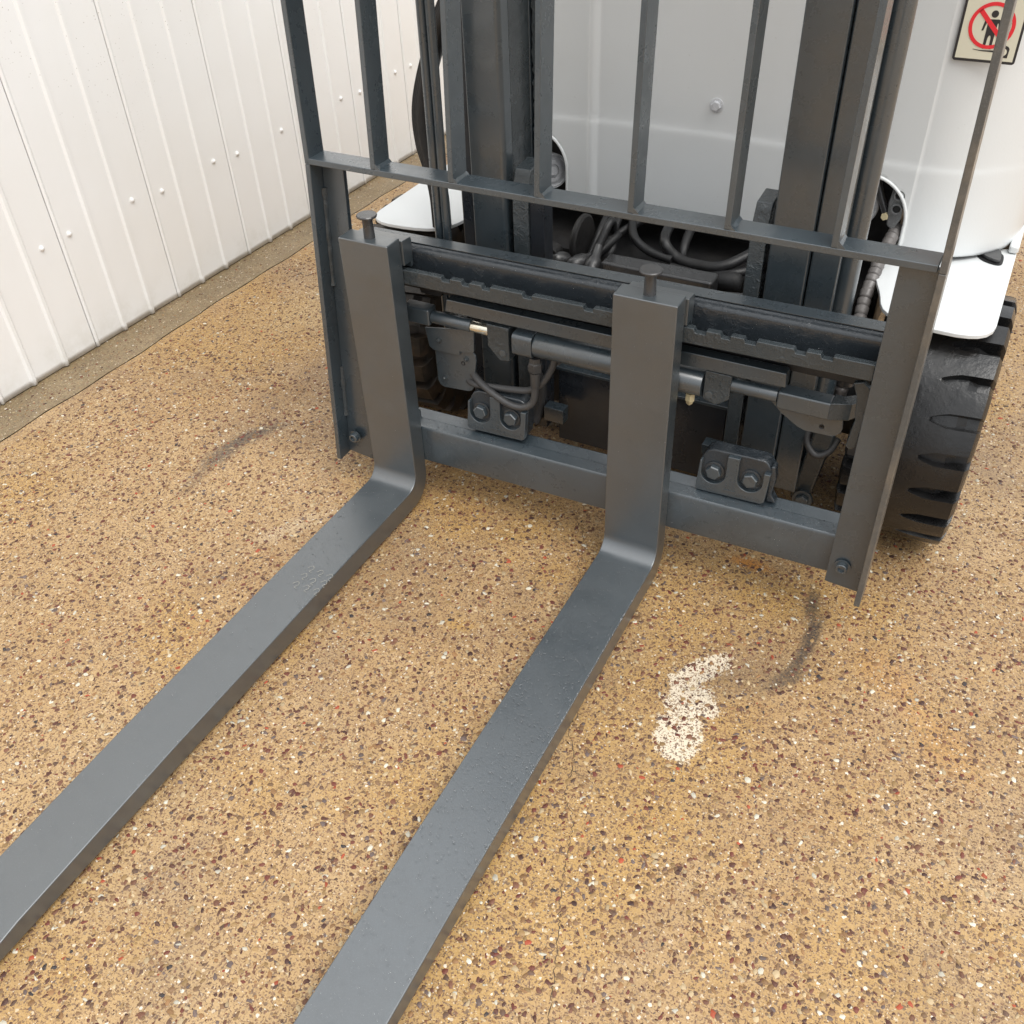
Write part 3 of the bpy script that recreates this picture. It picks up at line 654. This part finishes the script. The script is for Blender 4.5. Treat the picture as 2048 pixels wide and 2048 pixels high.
mb.rings(R); mb.build('weld', M_rough, back, smooth=60); mb = MB(); R = [[Vector(lean(-.178 - .0205 * (.665 - z) / .6 + dx, .0598 - dy, z)) for dx, dy in ((0, 0), (.006 * q, 0), (.004 * q, .004 * q), (0, .006 * q))] for z, q in [(.27 - .01 * k, random.uniform(.7, 1.3)) for k in range(12)]]
mb.rings(R); mb.build('weld', M_rough, back, smooth=60)
def upr(z, o): return .8290 + (.016 if z < .67 else .027) * (.67 - z) + o
mb = MB(); t = .0048
def barR(z0, z1): 
    return [Vector(lean(*p)) for p in [(upr(z0, -t), .024, z0), (upr(z0, t), .024, z0), (upr(z0, -t), .071, z0), (upr(z0, t), .071, z0), (upr(z1, -t), .024, z1), (upr(z1, t), .024, z1), (upr(z1, -t), .071, z1), (upr(z1, t), .071, z1)]]
mb.hexa(barR(.098, .6699)); mb.hexa(barR(.67, 1.30)); M_upr = paint('worn_upright_paint', (.07, .07, .067), .40, .2, .7, dirtcol=(.19, .155, .115), rust=.8); mb.build('end_upright', M_upr, back, bevel=.0015)['label'] = 'end upright with rust-brown worn edge'
mb = MB(); zb_, zt_ = .108, .668
mb.hexa([Vector(lean(*p)) for p in [(.778, .052, zb_), (upr(zb_, -t), .052, zb_ - .004), (.778, .0600, zb_), (upr(zb_, -t), .0600, zb_ - .004), (.774, .042, zt_), (upr(zt_, -t), .042, zt_), (.774, .050, zt_), (upr(zt_, -t), .050, zt_)]])
fpR = mb.build('flange_plate', M_grey, back, bevel=.001)
for p, nm in (((.800, .018, .150), 1), ((-.172, .018, .118), 2)):
    mb = MB(); mb.lathe(p, (0, -1, 0), [(0, .0135), (.002, .0135), (.0022, .0095), (.009, .0095), (.010, .0085), (.010, .0055), (.006, .005), (.006, .0001)], 20); mb.build('socket_screw', M_grey, back)

# mast ---------------------------------------------------------------
mast = MB(); mast.box(.176, .52, .250, .262, .068, .236); mastp = mast.build('mast', M_plate, T, bevel=.002); mastp['label'] = 'two-stage lifting mast'
mb = MB(); mb.box(.172, .53, .246, .275, .236, .2425); mb.build('cross_member_lip', M_grey, mastp, bevel=.001)
def chan(name, P, z0, z1, mat=M_grey): mb = MB(); mb.prism(P, 'z', z0, z1); return mb.build(name, mat, mastp, bevel=.003, seg=3)
ZT = 1.9
chan('inner_rail', [(.032, .200), (.094, .200), (.100, .206), (.100, .232), (.052, .236), (.052, .300), (.100, .303), (.100, .322), (.032, .322)], .125, ZT)
chan('inner_rail', [(.566, .200), (.628, .200), (.6285, .322), (.566, .322), (.566, .303), (.610, .300), (.610, .221), (.566, .217)], .150, ZT)
chan('outer_rail', [(.003, .210), (.031, .210), (.031, .335), (.003, .335)], .10, ZT - .02, M_plate)
chan('outer_rail', [(.630, .212), (.674, .212), (.674, .229), (.650, .233), (.650, .33), (.630, .33)], .118, ZT - .02)
mb = MB(); mb.lathe((.679, .262, .16), (0, 0, 1), [(0, .0205), (1.6, .0205)], 32); mb.build('lift_cylinder', M_grey, mastp, smooth=60)
# ragged grease bead on the rear flange of the wall-side rail
mb = MB(); R = []
for k in range(150):
    z = .62 + k * .007; q = random.uniform(.4, 1.3); R.append([Vector((.100 + .006 * q, .3035, z)), Vector((.112 + .004 * q, .303, z)), Vector((.113, .312, z)), Vector((.100, .312, z))])
mb.rings(R); mb.build('grease_bead', M_rough, mastp, smooth=20)
mb = MB(); mb.box(.092, .099, .2325, .3025, .3, ZT); mb.build('rail_liner', M_rough, mastp)
mb = MB(); mb.box(.003, .674, .34, .37, .45, .5) if False else mb.box(.03, .64, .345, .36, 1.35, 1.45); mb.build('upper_cross_member', M_grey, mastp, bevel=.002)
mb = MB(); mb.box(.03, .64, .345, .36, 1.80, 1.88); mb.build('upper_cross_member', M_grey, mastp, bevel=.002)
# thin pipes beside the wall-side rail
for dx, r in ((-.0055, .0080), (.0105, .0078)):
    mb = MB(); mb.tube([(dx, .142, .30), (dx, .142, .6), (dx + .002, .142, .9), (dx + .004, .142, 1.6)], r, 12); mb.build('hydraulic_pipe', M_grey, mastp, smooth=80)
# hanging hose loop
mb = MB(); P = [(.10, .28, 1.02), (.02, .29, .95), (-.050, .30, .868), (-.098, .30, .765), (-.121, .30, .690), (-.121, .30, .625), (-.108, .30, .575), (-.097, .295, .53), (-.094, .292, .470)]
mb.tube(P, .0175, 16, smooth=14); mb.build('hose_loop', M_hoseb, mastp, smooth=80)['label'] = 'thick black hose hanging in a loop on the wall side'
mb = MB()
for k in range(3): mb.tube([tuple(Vector(p) + Vector((-.0125 + .004 * k, -.0125 + .006 * k * 0 - .001 * k, 0))) for p in P], .0030, 6, smooth=14)
mb.build('hose_ribs', M_hoseb, mastp, smooth=80)
# mast foot
mb = MB(); Mt = Matrix.Translation((.690, .238, .16)) @ Matrix.Rotation(rad(12), 4, 'X') @ Matrix.Rotation(rad(8), 4, 'Y')
mb.box(-.018, .018, -.016, .03, -.075, .12, Mt); ft = mb.build('mast_foot', M_rough, mastp, bevel=.006)
mb = MB(); hexhead(mb, (.688, .222, .098), (0, -1, .2), .013, .01); mb.lathe((.688, .228, .098), (0, -1, .2), [(0, .019), (.006, .018)], 22); mb.build('foot_bolt', M_rough, mastp)
mb = MB(); mb.tube([(.676, .22, .262), (.680, .21, .235), (.698, .205, .218), (.718, .21, .228), (.728, .22, .252)], .0062, 12); mb.build('hose', M_hose, mastp, smooth=80)
mb = MB(); mb.lathe((.728, .16, .40), (0, 0, 1), [(0, .012), (.03, .012), (.032, .010), (.07, .010)], 18); mb.build('pipe_fitting', M_cap, mastp)

# body cowl ----------------------------------------------------------
XC = .3255
def plan():
    """right half of the plan curve from centre outward: (x, y)"""
    P = [(XC + d, .5) for d in np.linspace(0, .24, 14)] + []
    return P
AR, ACX, AZ = .076, .650, .606       # arch radius, centre x, crown height
def cowl_cols():
    xs = [XC + d for d in np.linspace(0, .24, 26)]
    cols = [(x, .5, .458) for x in xs]
    for k in range(25):
        a = math.pi - math.pi * k / 24
        x = ACX + AR * math.cos(a); z = AZ - AR + AR * math.sin(a)
        if k == 0: cols.append((x - .0004, .5, .458))
        cols.append((x, .5, z))
        if k == 24: cols.append((x + .0004, .5003, .4785))
    pc = lambda x: .5 + 10 * max(0, x - .70) ** 2.73
    for x, z in [(.726 + .0065 * k, .4785 - .00045 * k) for k in range(1, 22)] + [(.868, .4685), (.874, .4688), (.880, .469), (.886, .4695), (.892, .470)]:
        cols.append((x, pc(x), z))
    for x, y, z in ((.898, .626, .471), (.903, .645, .472), (.908, .672, .474), (.912, .71, .475), (.914, .78, .475), (.915, 1.0, .475), (.915, 1.5, .475)):
        cols.append((x, y, z))
    return cols
half = cowl_cols(); left = [(2 * XC - x, y, z) for x, y, z in reversed(half[1:])]
cols = left + half
mb = MB(); zs = [1.22 - .02 * k for k in range(31)]
def relief(x, z):
    d = 0
    s = 1 / (1 + math.exp((z - (.627 + .010 * math.cos((x - XC) * 4))) / .0030)); d -= .0020 * s        # lower part set back a little
    for cx, sg in ((.124, 1), (2 * XC - .124, -1)):                   # upright creases either side of the centre panel
        u = (x - cx) * sg; d -= .0055 * math.exp(-(abs(u - .006) / .0075) ** 3) - .004 / (1 + math.exp(-(u - .006) / .002))
    return d
xx_dense = []
grid = []
def interp_cols(cols):
    out = []
    for a, b in zip(cols, cols[1:]):
        out.append(a)
        n = 0
        if abs(b[0] - a[0]) > .004 and a[2] == b[2]: n = int(abs(b[0] - a[0]) / .003)
        for k in range(1, n + 1):
            t = k / (n + 1); out.append(tuple(a[i] + (b[i] - a[i]) * t for i in range(3)))
    out.append(cols[-1]); return out
cols = interp_cols(cols)
lv = [0, .012, .05, .1] ; NZ = 60
ZL = [1.22, 1.1, .95, .88, .80, .74, .70, .67, .655, .645, .640] + [.638 - .0012 * k for k in range(20)] + [.61, .60, .59, .57, .55, .53, .51, .49, .475, .46, .45, .44]
V = []
for x, y, zb in cols:
    col = []; yn = 1 if y < .52 else max(0, 1 - (y - .52) / .12)
    for z in ZL:
        zz = max(z, zb); bow = .010 * max(0, (zz - .8)) ; col.append(mb.v((x, y + relief(x, zz) * yn + bow * 0, zz)))
    V.append(col)
for i in range(len(V) - 1):
    for k in range(len(ZL) - 1):
        q = [V[i][k], V[i][k + 1], V[i + 1][k + 1], V[i + 1][k]]
        if (q[0].co - q[1].co).length < 1e-6 and (q[2].co - q[3].co).length < 1e-6: continue
        mb.f(q)
bmesh.ops.remove_doubles(mb.bm, verts=mb.bm.verts, dist=1e-5)
cowl = mb.build('front_cowl', M_body, T, smooth=50); cowl['label'] = 'pale grey-white front body panel with two arched openings'
so = cowl.modifiers.new('t', 'SOLIDIFY'); so.thickness = .004; so.offset = 0
mb = MB(); mb.box(-.262, .913, .52, 1.5, 1.16, 1.215); mb.box(-.25, .90, 1.0, 1.9, .35, 1.15); mb.build('body_shell', M_body, T, bevel=.03, seg=4)
mb = MB(); hexhead(mb, (.368, .5055, .687), (0, -1, 0), .0088, .007, .3); mb.lathe((.368, .506, .687), (0, -1, 0), [(0, .0125), (.0018, .0125), (.002, .011)], 24); mb.build('bolt', M_white_metal, T)
# soft gasket lip round the arch
for sgn in (1, -1):
    P = []
    for k in range(25):
        a = math.pi - math.pi * k / 24; x = ACX + AR * math.cos(a); P.append((XC + sgn * (x - XC), .5, AZ - AR + AR * math.sin(a)))
    P = [(P[0][0], .4995, .46)] + P + [(P[-1][0], .4995, .48)]
    mb = MB(); mb.tube(P, .0030, 8, smooth=0); mb.build('arch_lip', M_body, T, smooth=80)
# fenders
def fender(sgn, label):
    def X(x): return XC + sgn * (x - XC)
    P = [(.7005, .62), (.7005, .47), (.703, .44), (.7085, .415), (.7165, .390), (.7235, .370), (.7290, .350), (.7345, .326), (.742, .308), (.752, .297), (.764, .289), (.78, .282), (.80, .277), (.83, .273), (.862, .272), (.880, .275), (.894, .281), (.905, .291), (.9125, .306), (.9150, .325), (.9150, .62)]
    mb = MB(); mb.prism([(X(x), y) for x, y in P], 'z', .4555, .4625); f = mb.build('fender', M_body, T, bevel=.0012); f['label'] = label
    return f
fr = fender(1, 'flat white mudguard over the right-hand tyre, beaded with rain')
fender(-1, 'flat white mudguard on the wall side')
def onf(): return (random.uniform(.745, .905), random.uniform(.292, .50), .4624), (0, 0, 1)
droplets('water_droplets', 130, onf, fr, .0006, .0018)
mb = MB(); mb.prism(rounded(.900, .9165, .60, 1.0, .005), 'z', .4635, .478); mb.build('sill', M_body, T, bevel=.004)
def smoothpoly(P, n=6): return [(q.x, q.y) for q in catmull([(x, y, 0) for x, y in P + [P[0]]], n)[:-1]]
mb = MB(); mb.prism(smoothpoly([(.850, .575), (.862, .556), (.878, .546), (.892, .545), (.897, .556), (.893, .590), (.87, .60)]), 'z', .4632, .4645); mb.build('slot', M_black, T)
mb = MB(); mb.prism(smoothpoly([(.856, .577), (.866, .562), (.879, .553), (.889, .551), (.892, .560), (.888, .592), (.87, .60)]), 'z', .4652, .4705); mb.build('slot_plate', M_cap, T, bevel=.0008)
# sticker ------------------------------------------------------------
ys_ = .4985
def flat(name, P, mat, k, parent): mb = MB(); mb.prism(P, 'y', ys_ - .0003 * k, ys_ - .0003 * k + .00028); return mb.build(name, mat, parent, smooth=5)
st = flat('warning_sticker', rounded(.7375, .8275, .7995, .9210, .0045, 5), M_sk, 0, T); st['label'] = 'cream sticker with a red no-standing-on-forks sign'
flat('sticker_face', [(.7412, .8035), (.8238, .8035), (.8238, .9175), (.7412, .9175)], M_sw, 1, st)
cxs, czs = .7825, .8515
def circ(cx, cz, r, n=40, a0=0, a1=360): return [(cx + r * math.cos(rad(a0 + (a1 - a0) * k / n)), cz + r * math.sin(rad(a0 + (a1 - a0) * k / n))) for k in range(n + (a1 - a0 != 360))]
flat('figure_head', circ(.7830, .8675, .0050, 20), M_sk, 2, st)
flat('figure_body', [(.7755, .8600), (.7905, .8605), (.7935, .8590), (.7955, .8440), (.7930, .8440), (.7910, .8550), (.7898, .8550), (.7890, .8190), (.7857, .8190), (.7850, .8345), (.7842, .8372), (.7830, .8382), (.7818, .8372), (.7808, .8345), (.7800, .8190), (.7765, .8190), (.7760, .8550), (.7745, .8550), (.7722, .8440), (.7695, .8440), (.7715, .8590)], M_sk, 2, st)
mb = MB(); n = 48; yk = ys_ - .0009
o_ = [(cxs + .0325 * math.cos(2 * math.pi * k / n), czs + .0325 * math.sin(2 * math.pi * k / n)) for k in range(n)]; i_ = [(cxs + .0273 * math.cos(2 * math.pi * k / n), czs + .0273 * math.sin(2 * math.pi * k / n)) for k in range(n)]
for y in (yk,):
    A = [mb.v((x, y, z)) for x, z in o_]; B = [mb.v((x, y, z)) for x, z in i_]
    for k in range(n): mb.f([A[k], A[(k + 1) % n], B[(k + 1) % n], B[k]])
ringo = mb.build('red_ring', M_sr, st, smooth=5)
a = rad(-45); dx, dz = math.cos(a), math.sin(a); nx, nz = -dz * .0032, dx * .0032; L = .0285
flat('red_slash', [(cxs - dx * L - nx, czs - dz * L - nz), (cxs + dx * L - nx, czs + dz * L - nz), (cxs + dx * L + nx, czs + dz * L + nz), (cxs - dx * L + nx, czs - dz * L + nz)], M_sr, 3, st)
flat('fork_symbol', [(.7640, .8170), (.7755, .8155), (.7990, .8150), (.7990, .8180), (.7755, .8168), (.7640, .8176)], M_sk, 2, st)
flat('truck_symbol', [(.7975, .8085), (.8150, .8085), (.8155, .8215), (.8130, .8245), (.8090, .8258), (.7975, .8258)], M_sk, 2, st)
flat('wheel_symbol', circ(.8075, .8165, .0052, 20), M_sw, 3, st)
M_brk = paint('dull_cast_aluminium', (.16, .165, .17), .35, .3, .5, dirtcol=(.05, .05, .05))
# things seen in the arches ------------------------------------------
mb = MB(); mb.lathe((.012, .535, .514), (1, -.9, .25), [(0, .034), (.040, .034), (.0405, .030), (.037, .029), (.037, .022), (.0405, .0215), (.0405, .0135), (.036, .013), (.036, .0085), (.044, .008), (.044, .0001)], 36); mb.build('tilt_cylinder_pin', M_white_metal, T, smooth=40)
mb = MB(); mb.lathe((.640, .535, .535), (.5, -1, .1), [(-.03, .032), (.012, .032), (.014, .029), (.010, .024), (.010, .001)], 28); mb.build('tilt_cylinder_pin', M_white_metal, T, smooth=40)
mb = MB(); mb.tube([(.655, .54, .605), (.672, .53, .565), (.690, .52, .535)], .0065, 12); mb.build('steel_pipe', M_cap, T)
mb = MB(); mb.prism([(.696, .598), (.708, .602), (.7185, .59), (.7185, .535), (.708, .510), (.696, .520), (.692, .56)], 'y', .504, .535); br = mb.build('hose_bracket', M_brk, T, bevel=.003)
for z in (.576, .552):
    mb = MB(); mb.lathe((.7075, .504, z), (0, -1, 0), [(0, .0095), (.004, .0092), (.004, .0072), (-.001, .0065), (-.001, .001)], 20); mb.build('boss', M_brk, br); mb = MB(); mb.lathe((.7075, .503, z), (0, -1, 0), [(0, .006), (.001, .006)], 16); mb.build('bore', M_black, br)
mb = MB(); hexhead(mb, (.692, .512, .533), (-.3, -1, .2), .007, .009); mb.build('bolt', M_brass, T)
P = catmull([(.7145, .520, .513), (.709, .49, .498), (.7045, .455, .478), (.703, .42, .460), (.702, .38, .435), (.706, .335, .405), (.708, .305, .35), (.706, .29, .28)], 22)
mb = MB(); n = len(P)
acc = [0.0]
for a_, b_ in zip(P, P[1:]): acc.append(acc[-1] + (b_ - a_).length)
tot = acc[-1]
mb.tube([tuple(p) for p in P], lambda t_: .0104 + .0016 * (1 - ((t_ * tot / .0165) % 1)) - (.0022 if ((t_ * tot / .0165) % 1) > .9 else 0), 18, smooth=0); mb.build('spiral_wrapped_hose', M_wrap, T, smooth=60)['label'] = 'hose in a worn spiral wrap beside the lift cylinder'
# under-bonnet space: black liners and parts
mb = MB()
mb.box(-.06, .71, .60, .61, .0 + .10, .70); mb.box(.075, .575, .33, .60, .10, .30); mb.box(-.06, -.05, .505, .60, .2, .70); mb.box(.70, .71, .51, .60, .2, .45)
mb.build('chassis', M_dark, T, bevel=.002)
mb = MB(); mb.prism(rounded(.232, .448, .316, .360, .006), 'z', .36, .4455); bx = mb.build('control_box', M_cap, T, bevel=.007, seg=3); bx['label'] = 'dark grey rounded box lying across behind the carriage'
mb = MB(); mb.tube([(.43, .345, .405), (.50, .345, .413)], .009, 12, smooth=0); mb.build('cable_duct', M_cap, T)
for (x, y, z), e in zip([(.138, .342, .420), (.176, .338, .422), (.208, .334, .420)], [(.17, .38, .405), (.205, .385, .43), (.205, .37, .45)]):
    mb = MB(); c = Vector((x, y, z)); d = (Vector(e) - c).normalized()
    mb.lathe(c - d * .004, d, [(-.018, .003), (-.0165, .009), (-.012, .0132), (-.004, .0158), (.006, .0165), (.018, .0150), (.026, .0105), (.050, .0085)], 20); mb.build('terminal_cap', M_cap, T, smooth=60)
    mb = MB(); mb.tube([tuple(c + d * .045), tuple(c + d * .07 + Vector((.01, .02, .02))), (.21, .45, .44), (.24, .52, .45)], .008, 10); mb.build('battery_cable', M_hoseb, T, smooth=80)
mb = MB(); mb.prism(rounded(.105, .135, .39, .445, .012), 'y', .33, .36); mb.build('terminal_cover', M_dark, T, bevel=.003)
for P, r in (([(.30, .52, .46), (.315, .43, .455), (.345, .42, .43), (.39, .41, .428), (.44, .41, .435), (.49, .48, .45)], .0100),
             ([(.22, .50, .46), (.25, .44, .445), (.29, .42, .432), (.34, .41, .428)], .0085), ([(.34, .40, .418), (.40, .40, .415), (.45, .40, .424), (.52, .46, .43)], .0085),
             ([(.34, .53, .46), (.345, .46, .435), (.35, .44, .40)], .009), ([(.17, .50, .46), (.175, .44, .44), (.17, .41, .41)], .007), ([(.30, .38, .402), (.37, .38, .408), (.43, .385, .418)], .008),
             ([(.20, .50, .47), (.205, .45, .45), (.22, .40, .43), (.20, .39, .41)], .007)):
    mb = MB(); mb.tube(P, r, 12); mb.build('cable', M_hoseb, T, smooth=80)
mb = MB(); mb.lathe((.425, .39, .412), (1, .05, .1), [(0, .012), (.02, .018), (.045, .019), (.055, .014), (.057, .001)], 18); mb.build('rubber_boot', M_hoseb, T, smooth=60)
mb = MB(); mb.lathe((.150, .40, .440), (1, 0, 0), [(0, .046), (.004, .050), (.010, .050), (.013, .046), (.013, .036)], 32); mb.build('pulley', M_dark, T)
# front axle and inner structure
mb = MB(); mb.lathe((-.08, .40, .228), (1, 0, 0), [(0, .07), (.82, .07)], 24); mb.box(-.03, .68, .43, 1.6, .12, .40); mb.build('drive_axle', M_dark, T)
# wheels -------------------------------------------------------------
def make_wheel(x0, x1, cy_, R, mat, label):
    xc = (x0 + x1) / 2; Wd = (x1 - x0) / 2; NL = 22; p = 2 * math.pi / NL; zc = R; cz = R
    mb = MB()
    for side in (-1, 1):
        off = 0 if side > 0 else p / 2
        rows = []
        us = [-.01, .08, .14, .18, .22, .28, .36, .46, .60, .75, .88, .935, .965, 1.0]
        for u in us:
            x = xc + side * u * Wd
            wfrac = 0 if u < .15 else min(1, ((u - .15) / .32) ** .62)
            wd = max(.02, wfrac) * p * .19; dp = 0 if u < .15 else (.0014 if u < .19 else (.015 if u < .75 else .026))
            base = R - (.0 if u < .94 else (.0055 if u < .98 else .015)) - .0025 * u ** 4
            ring = []
            skew = side * .10 * p * u
            th = [(-wd, 0), (-wd * .78, dp), (0, dp), (wd * .78, dp), (wd, 0)]
            lug = [wd + (p - 2 * wd) * k / 7 for k in range(1, 7)]
            for L in range(NL):
                t0 = L * p + off + skew + .24
                for t_, d_ in th + [(q, 0) for q in lug]:
                    r_ = base - d_; a_ = t0 + t_; ring.append(Vector((x, cy_ - r_ * math.cos(a_), cz + r_ * math.sin(a_))))
            rows.append(ring)
        for rr_, k_ in ((R - .046, 1.0), (R - .062, .985), (R * .52, .93), (R * .50, .80)):
            ring = []
            for L in range(NL):
                t0 = L * p + off + side * .10 * p + .24; wd = p * .19
                for t_ in [-wd, -wd * .78, 0, wd * .78, wd] + [wd + (p - 2 * wd) * k / 7 for k in range(1, 7)]:
                    a_ = t0 + t_; ring.append(Vector((xc + side * k_ * Wd, cy_ - rr_ * math.cos(a_), cz + rr_ * math.sin(a_))))
            rows.append(ring)
        mb.rings(rows, cap=False)
    wh = empty('wheel', (0, 0, 0)); wh.parent = T; wh['label'] = label
    mb.build('tyre', mat, wh, bevel=.0018, seg=2, smooth=28)
    mb = MB(); mb.lathe((x0 + .02, cy_, R), (1, 0, 0), [(0, R * .5), (.02, R * .51), (.025, R * .42), (.05, R * .38), (x1 - x0 - .09, R * .38), (x1 - x0 - .06, R * .42), (x1 - x0 - .04, R * .51)], 32); rim = mb.build('rim', M_body, wh)
    return wh
make_wheel(.745, .940, .400, .228, M_tyre, 'right-hand front wheel with glossy black lugged solid tyre')
make_wheel(-.289, -.094, .400, .228, M_tyre_dirty, 'wall-side front wheel with dusty lugged tyre')
make_wheel(.745, .915, 1.55, .19, M_tyre, 'rear wheel hidden behind the body')
make_wheel(-.264, -.094, 1.55, .19, M_tyre_dirty, 'rear wheel hidden on the wall side')
